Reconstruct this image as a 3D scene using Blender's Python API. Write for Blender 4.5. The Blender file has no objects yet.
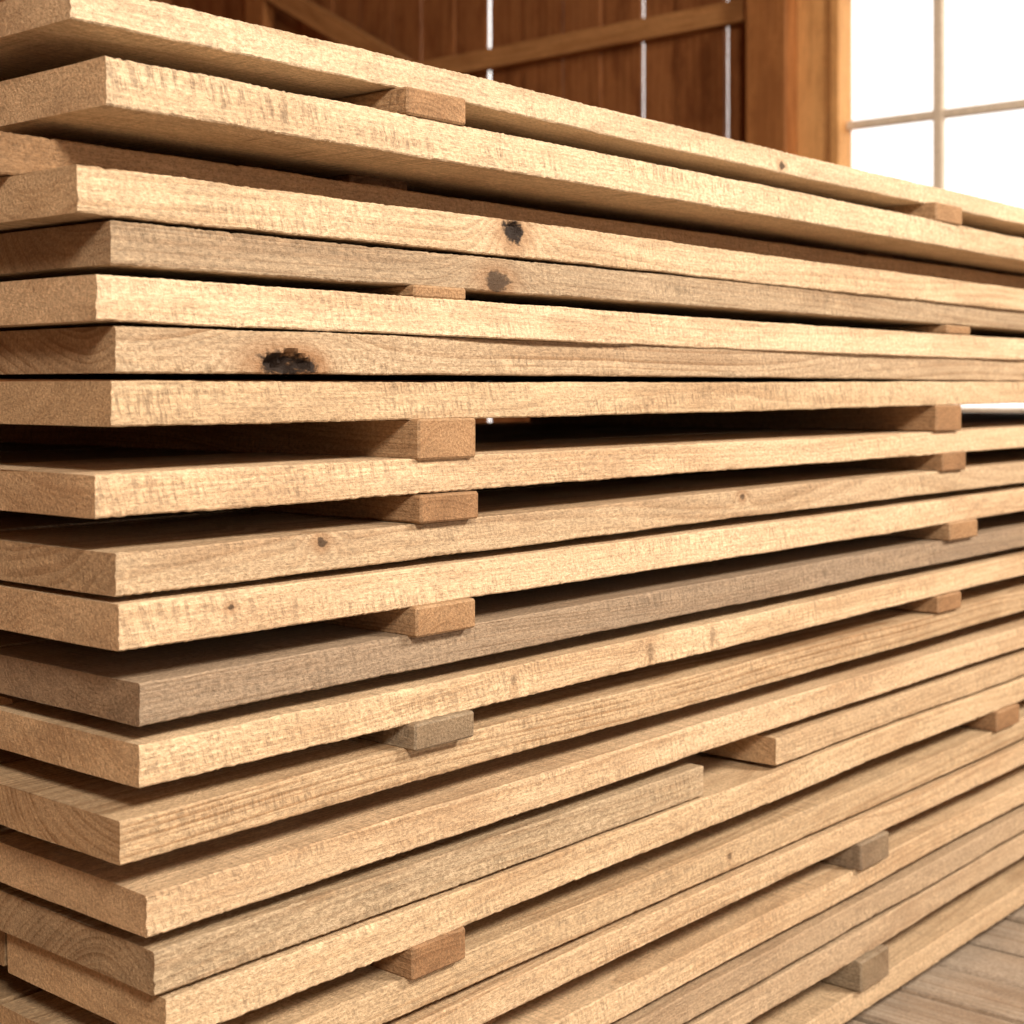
import bpy, math, random
from mathutils import Vector, noise
random.seed(7)
scene = bpy.context.scene
try:
    scene.view_settings.view_transform = 'Standard'
    scene.view_settings.look = 'None'
except Exception: pass

# ------------------------------------------------------------ node helper
class NT:
    def __init__(s, mat):
        mat.use_nodes = True
        s.t = mat.node_tree; s.t.nodes.clear()
    def put(s, sock, v):
        if v is None: return
        if hasattr(v, 'is_output'): s.t.links.new(v, sock)
        else: sock.default_value = v
    def m(s, op, a, b=None, c=None, clamp=False):
        n = s.t.nodes.new('ShaderNodeMath'); n.operation = op; n.use_clamp = clamp
        s.put(n.inputs[0], a); s.put(n.inputs[1], b)
        if c is not None: s.put(n.inputs[2], c)
        return n.outputs[0]
    def vm(s, op, a, b=None):
        n = s.t.nodes.new('ShaderNodeVectorMath'); n.operation = op
        s.put(n.inputs[0], a); s.put(n.inputs[1], b)
        return n.outputs[0]
    def comb(s, x, y, z):
        n = s.t.nodes.new('ShaderNodeCombineXYZ')
        for i, v in enumerate((x, y, z)): s.put(n.inputs[i], v)
        return n.outputs[0]
    def noise(s, vec, scale=1.0, detail=2.0, rough=0.5):
        n = s.t.nodes.new('ShaderNodeTexNoise')
        s.put(n.inputs['Vector'], vec); n.inputs['Scale'].default_value = scale
        n.inputs['Detail'].default_value = detail; n.inputs['Roughness'].default_value = rough
        return n.outputs[0]
    def rng(s, v, a, b, c, d, smooth=True):
        n = s.t.nodes.new('ShaderNodeMapRange')
        n.interpolation_type = 'SMOOTHSTEP' if smooth else 'LINEAR'
        s.put(n.inputs[0], v)
        for i, q in enumerate((a, b, c, d)): n.inputs[i+1].default_value = q
        return n.outputs[0]
    def mix(s, f, a, b, mode='MIX'):
        n = s.t.nodes.new('ShaderNodeMix'); n.data_type = 'RGBA'; n.blend_type = mode
        s.put(n.inputs[0], f); s.put(n.inputs[6], a); s.put(n.inputs[7], b)
        return n.outputs[2]
    def scl(s, vec, k): return s.vm('MULTIPLY', vec, k)

def c4(c, k=1.0): return (c[0]*k, c[1]*k, c[2]*k, 1)

LIGHT = (0.66, 0.44, 0.245)
def wood_mat(name, base=LIGHT, pith=(0.12, -0.1), spacing=0.008, knots=(), ring=0.30,
             stain=0.5, saw=0.8, bump=0.85, axis='X', grey=0.0, endk=0.92, seed=0.0):
    """Sawn timber: solid 3-D growth rings about a pith line, fibres, saw marks, stains, knots."""
    mat = bpy.data.materials.new(name); N = NT(mat); t = N.t
    tc = t.nodes.new('ShaderNodeTexCoord'); oi = t.nodes.new('ShaderNodeObjectInfo')
    p = tc.outputs['Object']
    sp = t.nodes.new('ShaderNodeSeparateXYZ'); t.links.new(p, sp.inputs[0])
    o = list(sp.outputs)
    if axis == 'Y': X, Y, Z = o[1], o[0], o[2]
    elif axis == 'Z': X, Y, Z = o[2], o[1], o[0]
    else: X, Y, Z = o
    P = N.comb(X, Y, Z)
    off = N.m('MULTIPLY_ADD', oi.outputs['Random'], 41.0, seed)
    offv = N.comb(off, N.m('MULTIPLY', off, 1.7), N.m('MULTIPLY', off, 0.6))
    def st(a, b, c): return N.vm('ADD', N.scl(P, (a, b, c)), offv)
    d1 = N.noise(st(.9, 4, 4), 1, 1)
    dy = N.m('SUBTRACT', Y, pith[0]); dz = N.m('SUBTRACT', Z, pith[1])
    r = N.m('SQRT', N.m('ADD', N.m('MULTIPLY', dy, dy), N.m('MULTIPLY', dz, dz)))
    r = N.m('ADD', r, N.m('MULTIPLY', N.m('SUBTRACT', d1, 0.5), 0.11))
    mott = N.noise(st(6, 22, 40), 1, 3, .6)
    r = N.m('ADD', r, N.m('MULTIPLY', N.m('SUBTRACT', mott, 0.5), 0.0022))
    fz = N.noise(st(190, 330, 330), 1, 3, .8)
    masks = []
    for (kx, kz, kr, ks, dark) in knots:
        ax = N.m('DIVIDE', N.m('SUBTRACT', X, kx), ks)
        az = N.m('SUBTRACT', Z, kz); ay = N.m('MULTIPLY', Y, 0.1)
        d = N.m('SQRT', N.m('ADD', N.m('ADD', N.m('MULTIPLY', ax, ax), N.m('MULTIPLY', az, az)), N.m('MULTIPLY', ay, ay)))
        e = N.m('DIVIDE', d, kr*2.6)
        g = N.m('EXPONENT', N.m('MULTIPLY', N.m('MULTIPLY', e, e), -1.0))
        r = N.m('ADD', r, N.m('MULTIPLY', g, kr*3.0))
        kn = N.noise(st(75, 75, 110), 1, 3, .7)
        dd = N.m('ADD', d, N.m('MULTIPLY', N.m('SUBTRACT', kn, .5), kr*1.9))
        masks.append((N.rng(dd, kr*0.6, kr*1.1, 1, 0), N.rng(d, kr*0.8, kr*2.6, 1, 0), dark))
    # uneven ring widths (good and lean years)
    yr = N.noise(N.comb(N.m('MULTIPLY', r, 70.0), off, 0.0), 1, 2, .7)
    rw = N.m('ADD', r, N.m('MULTIPLY', yr, 0.030))
    f = N.m('FRACT', N.m('DIVIDE', rw, spacing))
    rg = N.m('MULTIPLY', N.rng(f, 0.2, 0.9, 0, 1), N.rng(f, 0.88, 1.0, 1, 0))
    rg = N.m('MULTIPLY', rg, N.rng(yr, .35, .65, 1.0, .35))
    fib = N.noise(st(16, 480, 480), 1, 2, .6)
    sawn = N.noise(N.vm('ADD', st(230, 10, 40), N.comb(N.m('MULTIPLY', Z, 60.), 0, 0)), 1, 2, .7)
    stn = N.noise(st(2.6, 7, 14), 1, 5, .7)
    geo = t.nodes.new('ShaderNodeNewGeometry')
    sn = t.nodes.new('ShaderNodeSeparateXYZ'); t.links.new(geo.outputs['Normal'], sn.inputs[0])
    nx = sn.outputs[{'X': 0, 'Y': 1, 'Z': 2}[axis]]
    endm = N.rng(N.m('ABSOLUTE', nx), 0.6, 0.9, 0, 1)
    side = N.m('SUBTRACT', 1.0, endm)
    rmod = N.rng(stn, .35, .6, .4, 1.0)
    col = N.mix(N.m('MULTIPLY', N.m('MULTIPLY', rg, rmod), ring*1.4, clamp=True), c4(base), c4((base[0]*.55, base[1]*.44, base[2]*.34)))
    sawmod = N.rng(mott, .42, .64, 0, 1)
    sw = N.m('MULTIPLY', N.m('MULTIPLY', N.rng(sawn, .42, .68, 0, 1), sawmod), .38*saw)
    k = N.rng(fib, .3, .7, .84, 1.09, False)
    k = N.m('MULTIPLY', k, N.rng(fz, .30, .68, .60, 1.26, False))
    k = N.m('MULTIPLY', k, N.rng(mott, .3, .7, .86, 1.09, False))
    k = N.m('MULTIPLY', k, N.m('SUBTRACT', 1.0, N.m('MULTIPLY', sw, side)))
    col = N.mix(1.0, col, N.comb(k, k, k), 'MULTIPLY')
    s1 = N.rng(stn, .47, .68, 0, stain)
    col = N.mix(s1, col, N.mix(1.0, c4((base[0]*.60, base[1]*.51, base[2]*.44)), N.comb(k, k, k), 'MULTIPLY'))
    # pale dusty fuzz
    dust = N.m('MULTIPLY', N.rng(stn, .5, .34, 0, 1), N.rng(fz, .5, .62, 0, .38))
    col = N.mix(dust, col, c4((min(1, base[0]*1.22), min(1, base[1]*1.32), min(1, base[2]*1.5))))
    if grey > 0:
        gm = N.rng(N.noise(st(1.6, 4, 8), 1, 3, .65), .3, .62, grey*.45, grey)
        col = N.mix(gm, col, N.mix(1.0, c4((.28, .21, .15)), N.comb(k, k, k), 'MULTIPLY'))
    col = N.mix(endm, col, N.mix(1.0, col, c4((endk, endk*.91, endk*.82)), 'MULTIPLY'))
    for core, halo, dark in masks:
        col = N.mix(N.m('MULTIPLY', halo, .6*dark), col, c4((.28, .14, .06)))
    for core, halo, dark in masks:
        col = N.mix(N.m('MULTIPLY', core, dark), col, c4((.018, .009, .005)))
    b = t.nodes.new('ShaderNodeBsdfPrincipled')
    t.links.new(col, b.inputs['Base Color']); b.inputs['Roughness'].default_value = .7
    b.inputs['Specular IOR Level'].default_value = .3
    h = N.m('ADD', N.m('MULTIPLY', fib, .4), fz)
    h = N.m('SUBTRACT', h, N.m('MULTIPLY', sw, side))
    bp = t.nodes.new('ShaderNodeBump'); bp.inputs['Strength'].default_value = min(bump, 1)
    bp.inputs['Distance'].default_value = 0.002
    t.links.new(h, bp.inputs['Height']); t.links.new(bp.outputs[0], b.inputs['Normal'])
    out = t.nodes.new('ShaderNodeOutputMaterial'); t.links.new(b.outputs[0], out.inputs[0])
    return mat

# ------------------------------------------------------------ mesh helpers
def new_obj(name, verts, faces, mat, loc=(0, 0, 0), parent=None, smooth=False):
    me = bpy.data.meshes.new(name); me.from_pydata(verts, [], faces); me.update()
    if smooth:
        for p in me.polygons: p.use_smooth = True
        me.set_sharp_from_angle(angle=math.radians(35))
    me.materials.append(mat)
    ob = bpy.data.objects.new(name, me); ob.location = loc
    scene.collection.objects.link(ob)
    if parent: ob.parent = parent
    return ob

def empty(name, loc=(0, 0, 0)):
    e = bpy.data.objects.new(name, None); e.location = loc
    e.empty_display_size = .2; scene.collection.objects.link(e); return e

def sawn_board(name, x0, x1, y0, W, zt0, zt1, th, mat, parent, fine=True, fuzz=.0006, hole=None, sd=0.):
    """board running along X; front edge y0, back y0+W; top z goes zt0 (x=0) -> zt1 (x=1.93)"""
    nz = 8 if fine else 2; ch = .0014
    sec = [(0, -th+ch)]
    for i in range(1, nz): sec.append((0, -th+ch+(th-2*ch)*i/nz))
    sec.append((0, -ch)); sec.append((ch, 0))
    ny = 5 if fine else 2
    for i in range(1, ny): sec.append((W*i/ny, 0))
    sec += [(W-ch, 0), (W, -ch), (W, -th+ch), (W-ch, -th)]
    for i in range(ny-1, 0, -1): sec.append((W*i/ny, -th))
    sec.append((ch, -th))
    xs = []; x = x0
    while x < x1-1e-4:
        xs.append(x); x += (.003 if x < .7 else .006 if x < 2.1 else .05) if fine else .25
    xs.append(x1)
    V = []; n = len(sec)
    for x in xs:
        zt = zt0+(zt1-zt0)*x/1.93 if x < 1.93 else zt1
        zt += .0012*math.sin(x*2.3+sd*5)*(1 if fine else .5)
        for j, (y, z) in enumerate(sec):
            dy = dz = dx = 0
            if fine:
                if y < .004:
                    q = Vector((x*90+sd*13, y*60, z*160+sd*7))
                    dy = noise.noise(q)*fuzz + noise.noise(Vector((x*2.5+sd, 0, sd)))*.005
                if y < .004 and (z > -ch*1.5 or z < -th+ch*1.5):
                    s = 1 if z > -.01 else -1
                    e = noise.noise(Vector((x*230+sd*3, s*5, sd)))*fuzz*.9
                    e += noise.noise(Vector((x*12+sd*3, s*5, sd)))*.0009
                    e += min(0, noise.noise(Vector((x*150, s*9, sd*9)))+.5)*.004
                    dz = e*s
                    dy += abs(e)*.5
                if x == x0:
                    dx = noise.noise(Vector((y*60, z*200, sd*4)))*.0018
                if hole and y < .004:
                    hx, hz, rx, rz, dep = hole
                    a = ((x-hx)/rx)**2 + ((zt+z-hz)/rz)**2
                    a += noise.noise(Vector((x*90, z*120, 3)))*.8
                    if a < 1: dy += dep*(1-a)**.5
            V.append((x+dx-x0, y+dy, zt+z+dz-zt0))
    F = []
    for i in range(len(xs)-1):
        for j in range(n):
            a = i*n+j; b = i*n+(j+1) % n
            F.append((a, a+n, b+n, b))
    F.append(tuple(range(n))); F.append(tuple(reversed(range((len(xs)-1)*n, len(xs)*n))))
    return new_obj(name, V, F, mat, (x0, y0, zt0), parent, smooth=True)

def box_data(V, F, x0, x1, y0, y1, z0, z1, c=0.0015):
    """chamfered box appended to V,F"""
    import itertools
    x0, x1 = min(x0, x1), max(x0, x1); y0, y1 = min(y0, y1), max(y0, y1); z0, z1 = min(z0, z1), max(z0, z1)
    c = min(c, (x1-x0)/3, (y1-y0)/3, (z1-z0)/3)
    idx = {}
    for sx, sy, sz in itertools.product((0, 1), repeat=3):
        X = (x0, x1)[sx]; Y = (y0, y1)[sy]; Z = (z0, z1)[sz]
        ix = c if sx == 0 else -c; iy = c if sy == 0 else -c; iz = c if sz == 0 else -c
        for a, v in (('x', (X, Y+iy, Z+iz)), ('y', (X+ix, Y, Z+iz)), ('z', (X+ix, Y+iy, Z))):
            idx[(sx, sy, sz, a)] = len(V); V.append(v)
    def f(*k): F.append(tuple(idx[q] for q in k))
    f((0,0,0,'x'),(0,0,1,'x'),(0,1,1,'x'),(0,1,0,'x')); f((1,0,0,'x'),(1,1,0,'x'),(1,1,1,'x'),(1,0,1,'x'))
    f((0,0,0,'y'),(1,0,0,'y'),(1,0,1,'y'),(0,0,1,'y')); f((0,1,0,'y'),(0,1,1,'y'),(1,1,1,'y'),(1,1,0,'y'))
    f((0,0,0,'z'),(0,1,0,'z'),(1,1,0,'z'),(1,0,0,'z')); f((0,0,1,'z'),(1,0,1,'z'),(1,1,1,'z'),(0,1,1,'z'))
    for s in (0, 1):
        for r in (0, 1):
            f((0,s,r,'y'),(1,s,r,'y'),(1,s,r,'z'),(0,s,r,'z'))
            f((s,0,r,'x'),(s,1,r,'x'),(s,1,r,'z'),(s,0,r,'z'))
            f((s,r,0,'x'),(s,r,1,'x'),(s,r,1,'y'),(s,r,0,'y'))
    for k in itertools.product((0, 1), repeat=3):
        f(k+('x',), k+('y',), k+('z',))

def boxes(name, lst, mat, parent=None, c=.002, origin=None):
    V = []; F = []
    for q in lst: box_data(V, F, *q, c=c)
    if origin is None:
        origin = (sum(v[0] for v in V)/len(V), sum(v[1] for v in V)/len(V), sum(v[2] for v in V)/len(V))
    V = [(v[0]-origin[0], v[1]-origin[1], v[2]-origin[2]) for v in V]
    ob = new_obj(name, V, F, mat, origin, parent)
    import bmesh
    bm = bmesh.new(); bm.from_mesh(ob.data); bmesh.ops.recalc_face_normals(bm, faces=bm.faces); bm.to_mesh(ob.data); bm.free()
    return ob

# ------------------------------------------------------------ lumber stack
stack = empty('lumber_stack', (0, 0, 0))
rows = [
 ('b01', -.030, 3.62, .018, .26, 1.292, 1.291, .031, (.73,.56,.375), dict(ring=.25, grey=.1), [(1.11, 1.270, .006, 1.3, .8)]),
 ('b02', -.008, 3.58, .000, .25, 1.233, 1.230, .040, (.74,.56,.37), dict(saw=1.2, ring=.15, bump=1.0), []),
 ('b03', -.320, 3.60, .100, .25, 1.176, 1.178, .036, (.42,.26,.14), dict(), []),  # base darkened: shade under the board above is put into the colour
 ('b04', -.035, 3.64, .000, .24, 1.139, 1.139, .039, (.66,.49,.315), dict(ring=.5), [(.508, 1.128, .0145, 1.3, 1.0)]),
 ('b05', -.002, 3.60, .004, .25, 1.098, 1.100, .036, (.50,.37,.235), dict(ring=.7, grey=.3), [(.485, 1.0735, .012, 1.8, .8)]),
 ('b06', -.019, 3.66, -.003, .24, 1.050, 1.048, .038, (.75,.565,.375), dict(ring=.3), []),
 ('b07',  .003, 3.60, .003, .25, 1.010, 1.012, .039, (.56,.41,.26), dict(ring=.95, grey=.2), [(.180, .982, .0125, 2.4, 1.0), (.210, .979, .009, 1.8, 1.), (.193, .977, .008, 3., 1.)]),
 ('b08', -.005, 3.61, .000, .25, .9640, .970, .038, (.62,.45,.28), dict(saw=1.1), []),
 ('b09', -.0165, 3.63, .000, .24, .8850, .890, .036, (.70,.51,.325), dict(ring=.3), []),
 ('b10',  .002, 3.60, .003, .25, .8210, .824, .036, (.62,.45,.28), dict(ring=.6, grey=.2), [(.231, .812, .006, 1.3, .8), (.984, .815, .005, 1.4, .7)]),
 ('b11',  .002, 3.62, -.003, .25, .7770, .777, .039, (.70,.51,.325), dict(ring=.3), [(.118, .763, .0035, 1.3, .8)]),
 ('b12',  .0265, 3.60, .002, .25, .7080, .710, .036, (.43,.31,.20), dict(grey=.65, ring=.7), []),
 ('b13',  .025, 3.65, -.001, .24, .6570, .658, .036, (.70,.51,.32), dict(ring=.35), [(.51, .640, .009, .7, .35), (.766,.636,.013,.5,.4), (.90,.64,.013,.5,.35)]),
 ('b14',  .007, 3.60, .003, .25, .5950, .594, .037, (.57,.405,.245), dict(ring=.85), []),
 ('b15',  .030, 3.62, -.002, .25, .5310, .530, .037, (.67,.485,.305), dict(ring=.4), []),
 ('b16',  .040, .883, .000, .25, .4780, .478, .038, (.52,.385,.24), dict(ring=.9, grey=.25), []),
 ('b16b', 1.061, 3.60, .002, .25, .4780, .482, .038, (.58,.415,.255), dict(ring=.5), []),
 ('b17',  .050, 3.63, -.002, .25, .4360, .436, .039, (.65,.47,.29), dict(), []),
 ('b18',  .045, 3.60, .003, .25, .3640, .364, .037, (.57,.41,.25), dict(ring=.5), [(.95,.345,.004,1.3,.6)]),
 ('b19',  .055, 3.64, -.003, .24, .3180, .318, .034, (.62,.44,.27), dict(ring=.5), []),
 ('b20',  .050, 3.60, .003, .25, .2450, .245, .036, (.66,.475,.295), dict(ring=.4), []),
 ('b21',  .060, 3.62, -.004, .25, .1970, .197, .034, (.54,.385,.24), dict(grey=.25), []),
 ('b22',  .050, 3.60, .004, .25, .1500, .150, .040, (.60,.43,.27), dict(grey=.25), []),
 ('b23',  .055, 3.60, .000, .25, .0650, .065, .037, (.60,.43,.265), dict(), []),
]
generic = [wood_mat('sawn_timber_%d' % i, base=(.38+.03*i, .26+.02*i, .15+.012*i), pith=(.1+.05*i, -.12), seed=i*3.) for i in range(3)]
for i, (nm, x0, x1, yf, W, zl, zr, th, base, opt, kn) in enumerate(rows):
    ks = [(kx-x0, kz-zl, kr, s, d) for kx, kz, kr, s, d in kn]
    pith = (random.uniform(-.02, .16), random.choice((-1, 1))*random.uniform(.05, .16))
    mt = wood_mat('sawn_timber_'+nm, base=base, pith=pith, spacing=random.uniform(.006, .010), knots=ks, seed=i*1.37, **opt)
    hole = (.188, .980, .028, .010, .016) if nm == 'b07' else ((.508, 1.130, .012, .008, .006) if nm == 'b04' else None)
    sawn_board('board_'+nm, x0, x1, yf, W, zl, zr, th, mt, stack, True, hole=hole, sd=i*.77+.3, fuzz=.0014 if nm == 'b02' else .0010)
    y = yf+W+.012
    for c in range(3):
        w = random.uniform(.22, .27)
        a = random.uniform(-.05, .06) if nm not in ('b16', 'b16b') else (x0 if nm == 'b16' else x0+.02)
        b = x1+random.uniform(-.05, .05)
        if nm == 'b03': a = -.02
        sawn_board('board_%s_inner_%d' % (nm, c), a, b if nm != 'b16' else .9, y, w, zl, zr, th, random.choice(generic), stack, False)
        y += w+random.uniform(.008, .02)

# stickers (spacers) between layers
st_m = [wood_mat('sticker_timber_%d' % i, base=bs, axis='Y', endk=.86, pith=(.03, -.05), spacing=.006, ring=.6, seed=9.+i, grey=g, stain=.5)
        for i, (bs, g) in enumerate((((.47,.30,.165), .1), ((.40,.24,.125), .1), ((.34,.27,.18), .6)))]
def sticker(x0, x1, z0, z1, y0, m, y1=1.08):
    boxes('sticker', [(x0, x1, y0, y1, z0, z1)], st_m[m], stack, c=.0022, origin=(x0, y0, z0))
L = [
 (.342, .430, 1.2325, 1.2605, -.004, 0), (1.56, 1.66, 1.2305, 1.2605, -.003, 0),
 (.352, .430, 1.0495, 1.0625, -.004, 0), (1.60, 1.69, 1.0490, 1.0630, -.004, 0),
 (.354, .441, .8855, .9270, -.008, 0), (1.554, 1.650, .8895, .9315, -.006, 1, .85),
 (.355, .443, .8215, .8500, -.010, 1), (1.58, 1.67, .8235, .8535, -.005, 1),
 (.347, .436, .7080, .7385, -.012, 0), (1.60, 1.71, .7095, .7385, -.008, 0),
 (.345, .434, .5945, .6215, -.012, 2), (1.56, 1.65, .5945, .6220, -.006, 1),
 (.345, .425, .3640, .3975, -.008, 1), (1.79, 1.89, .3640, .3975, -.008, 1),
 (1.29, 1.38, .2450, .2845, -.010, 2), (.45, .54, .2450, .2845, .05, 1),
 (1.29, 1.38, .0650, .1105, -.010, 2), (.45, .54, .0650, .1105, .05, 1),
 (.45, .54, .0, .0285, .05, 1), (1.55, 1.65, .0, .0285, .05, 1),
 (.40, .49, .7770, .7855, .12, 1), (1.6, 1.7, .7770, .7880, .12, 1),
 (.40, .49, .6570, .6725, .12, 1), (1.6, 1.7, .6570, .6735, .12, 1),
 (.40, .49, .5310, .5585, .14, 1), (1.6, 1.7, .5300, .5580, .14, 1),
 (.40, .49, .4780, .4945, .12, 1), (1.6, 1.7, .4800, .4935, .12, 1),
 (.40, .49, 1.1760, 1.1935, .14, 1), (1.6, 1.7, 1.1775, 1.1905, .14, 1),
]
for q in L: sticker(*q)
for z0, z1 in [(1.2305,1.2605),(1.049,1.063),(.8895,.9315),(.8235,.8535),(.7095,.7385),(.5945,.622),(.364,.3975),(.245,.2845),(.065,.1105),(0,.0285),(.53,.558)]:
    sticker(3.0, 3.09, z0, z1, .0, 1, .28 if z1 == .9315 else 1.08)

# ------------------------------------------------------------ barn shell
wall_m = wood_mat('barn_plank', base=(.40,.155,.05), axis='Z', ring=.7, spacing=.04, stain=1., saw=.4, seed=2., bump=.6, endk=.9)
beam_m = wood_mat('barn_beam', base=(.60,.29,.105), axis='Y', ring=.5, spacing=.02, stain=.6, saw=.4, seed=4., bump=.5, endk=.9)
post_m = wood_mat('barn_post', base=(.48,.195,.06), axis='Z', ring=.5, spacing=.02, stain=.5, saw=.4, seed=5., bump=.5, endk=.9)
frame_m = wood_mat('window_timber', base=(.88,.46,.17), axis='Z', ring=.4, spacing=.012, stain=.4, saw=.3, seed=6., bump=.4, endk=.9)
floor_m = wood_mat('floor_plank', base=(.50,.41,.32), axis='Y', ring=.8, spacing=.014, stain=.9, saw=.3, seed=7., bump=.9, grey=.5, endk=.9)
roof_m = wood_mat('roof_plank', base=(.14,.07,.035), axis='X', ring=.5, spacing=.02, seed=8.)
soil_m = wood_mat('soil', base=(.05,.035,.02), ring=0, seed=11.)

XW = 5.0; YB = 6.6; H = 4.2; XL = -4.0; YF = -5.0
pl = []; x = XL
while x < XW:
    w = random.uniform(.13, .16); y = YF-random.uniform(0, 2)
    while y < YB:
        l = random.uniform(1.8, 3.2)
        pl.append((x, min(x+w-.016, XW+.05), max(y, YF), min(y+l-.008, YB), -.03, -random.uniform(0, .006)))
        y += l
    x += w
boxes('floor', pl, floor_m, c=.006, origin=(0, 0, 0))
boxes('ground_outside', [(-30, 30, -30, 30, -.20, -.05)], soil_m, c=.01, origin=(0, 0, 0))

# right wall (plane x = XW): planks with daylight slits
slits = [(2.58, .007), (3.04, .010), (3.51, .005), (4.00, .014), (4.47, .010), (4.93, .003), (5.41, .003), (5.88, .003), (6.33, .003)]
pl = []; prev = 2.10
for s, g in slits+[(YB, 0)]:
    mid = (prev+s)/2+random.uniform(-.03, .03)
    pl.append((XW+random.uniform(-.008, .01), XW+.028, prev, mid-.001, 0, H))
    pl.append((XW+random.uniform(-.008, .01), XW+.028, mid+.001, s-g, 0, H))
    prev = s+g
y = YF
while y < .30:
    w = random.uniform(.2, .26); e = min(y+w, .30)
    pl.append((XW, XW+.028, y, e-.002, 0, H)); y += w
y = .30
while y < 2.10:
    e = min(y+.24, 2.10)
    pl.append((XW, XW+.028, y, e-.002, 0, .24)); pl.append((XW, XW+.028, y, e-.002, 2.74, H)); y += .24
boxes('wall_right', pl, wall_m, c=.003)
boxes('trim_1', [(XW-.075, XW-.009, 2.405, YB-.01, 2.572, 2.668)], beam_m)
boxes('trim_2', [(XW-.075, XW-.009, 2.405, YB-.01, 1.20, 1.30)], beam_m)
boxes('trim_3', [(XW-.13, XW-.009, 2.20, 2.40, 0, H-.01)], post_m, c=.006)
br = boxes('trim_4', [(-.04, .04, -.95, .95, -.055, .055)], beam_m, c=.004, origin=(0, 0, 0))
br.location = (XW-.125, 5.25, 3.07); br.rotation_euler = (math.atan2(.38, .68), 0, 0)
boxes('trim_5', [(XW-.16, XW-.08, 5.55, 5.72, 0, H-.01)], post_m, c=.006)

# window
win = empty('window_1', (XW, 1.17, 1.47))
y0, y1, z0, z1 = .35, 1.99, .27, 2.67
parts = []
parts.append(((XW-.06, XW+.06, y1, y1+.04, z0-.05, z1+.05), 'frame_left'))
parts.append(((XW-.05, XW+.06, y0-.05, y0, z0-.05, z1+.05), 'frame_right'))
parts.append(((XW-.05, XW+.06, y0, y1, z0-.05, z0), 'frame_bottom'))
parts.append(((XW-.05, XW+.06, y0, y1, z1, z1+.05), 'frame_top'))
parts.append(((XW-.045, XW-.009, y1+.042, 2.198, z0-.15, z1+.15), 'casing_left'))
parts.append(((XW-.035, XW-.002, y0-.19, y0-.052, z0-.15, z1+.15), 'casing_right'))
parts.append(((XW-.07, XW-.002, y0-.05, y1+.04, z0-.12, z0-.052), 'sill'))
for q, n in parts:
    o = boxes(n, [q], frame_m, None, c=.003); o.parent = win; o.location = Vector(o.location)-win.location
muntin_m = wood_mat('muntin_timber', base=(.92,.78,.62), axis='Z', ring=.05, bump=.1, stain=.05)  # base paled: window glare over the bars is put into the colour
mb = []
for k in (1, 2, 3): mb.append((XW+.000, XW+.035, y1-.41*k-.021, y1-.41*k+.021, z0, z1))
for k in (1, 2, 3): mb.append((XW+.002, XW+.034, y0, y1, z0+.6*k-.018, z0+.6*k+.018))
o = boxes('muntins', mb, muntin_m, None, c=.004); o.parent = win; o.location = Vector(o.location)-win.location
gm = bpy.data.materials.new('window_glass'); N = NT(gm); t = N.t
tr = t.nodes.new('ShaderNodeBsdfTransparent'); gl = t.nodes.new('ShaderNodeBsdfGlossy'); gl.inputs['Roughness'].default_value = .05
mx = t.nodes.new('ShaderNodeMixShader'); mx.inputs[0].default_value = .05
ou = t.nodes.new('ShaderNodeOutputMaterial')
t.links.new(tr.outputs[0], mx.inputs[1]); t.links.new(gl.outputs[0], mx.inputs[2]); t.links.new(mx.outputs[0], ou.inputs[0])
o = boxes('glass', [(XW+.018, XW+.022, y0, y1, z0, z1)], gm, None, c=.0005); o.parent = win; o.location = Vector(o.location)-win.location

pl = []; x = XL
while x < XW:
    w = random.uniform(.2, .26)
    pl.append((x, min(x+w-random.choice((.002, .002, .006)), XW), YB, YB+.028, 0, H)); x += w
boxes('wall_back', pl, wall_m)
pl = []; y = YF
while y < YB:
    w = .24; pl.append((XL-.028, XL, y, min(y+w-.003, YB), 0, H)); y += w
boxes('wall_left', pl, wall_m)
pl = []; x = XL
while x < XW:
    w = .25; e = min(x+w-.003, XW)
    if -1.6 < x < 2.2: pl.append((x, e, YF-.028, YF, 2.4, H))
    else: pl.append((x, e, YF-.028, YF, 0, H))
    x += w
boxes('wall_front', pl, wall_m)
pl = []; y = YF
while y < YB:
    pl.append((XL, XW, y, min(y+.295, YB), H, H+.03)); y += .30
boxes('ceiling', pl, roof_m)

# ------------------------------------------------------------ light
w = bpy.data.worlds.new('daylight'); scene.world = w; w.use_nodes = True
bg = w.node_tree.nodes['Background']; bg.inputs[0].default_value = (1, .96, .91, 1); bg.inputs[1].default_value = 2.1
def area(name, loc, target, sx, sy, e, col):
    l = bpy.data.lights.new(name, 'AREA'); l.shape = 'RECTANGLE'; l.size = sx; l.size_y = sy; l.energy = e; l.color = col
    o = bpy.data.objects.new(name, l); o.location = loc
    o.rotation_euler = (Vector(target)-Vector(loc)).to_track_quat('-Z', 'Y').to_euler(); scene.collection.objects.link(o)
area('added_stack_light', (-1.7, -3.4, 3.3), (.4, 0, .75), 1.0, .8, 265, (1, .875, .725))  # area lamp added indoors to light the stack; no loft opening is there
area('added_stack_light_2', (3.0, -3.1, 3.4), (1.8, 0, .85), 1.0, .8, 290, (1, .89, .75))  # second lamp, added to brighten the right-hand boards

# ------------------------------------------------------------ camera
cam = bpy.data.cameras.new('camera'); co = bpy.data.objects.new('camera', cam); scene.collection.objects.link(co)
co.location = (-.736, -1.062, .956); co.rotation_euler = (math.radians(90), 0, math.radians(-49.5))
cam.sensor_width = 36; cam.lens = 52.95; cam.shift_y = -.119; cam.clip_start = .05
cam.dof.use_dof = True; cam.dof.focus_distance = 1.55; cam.dof.aperture_fstop = 7
scene.camera = co
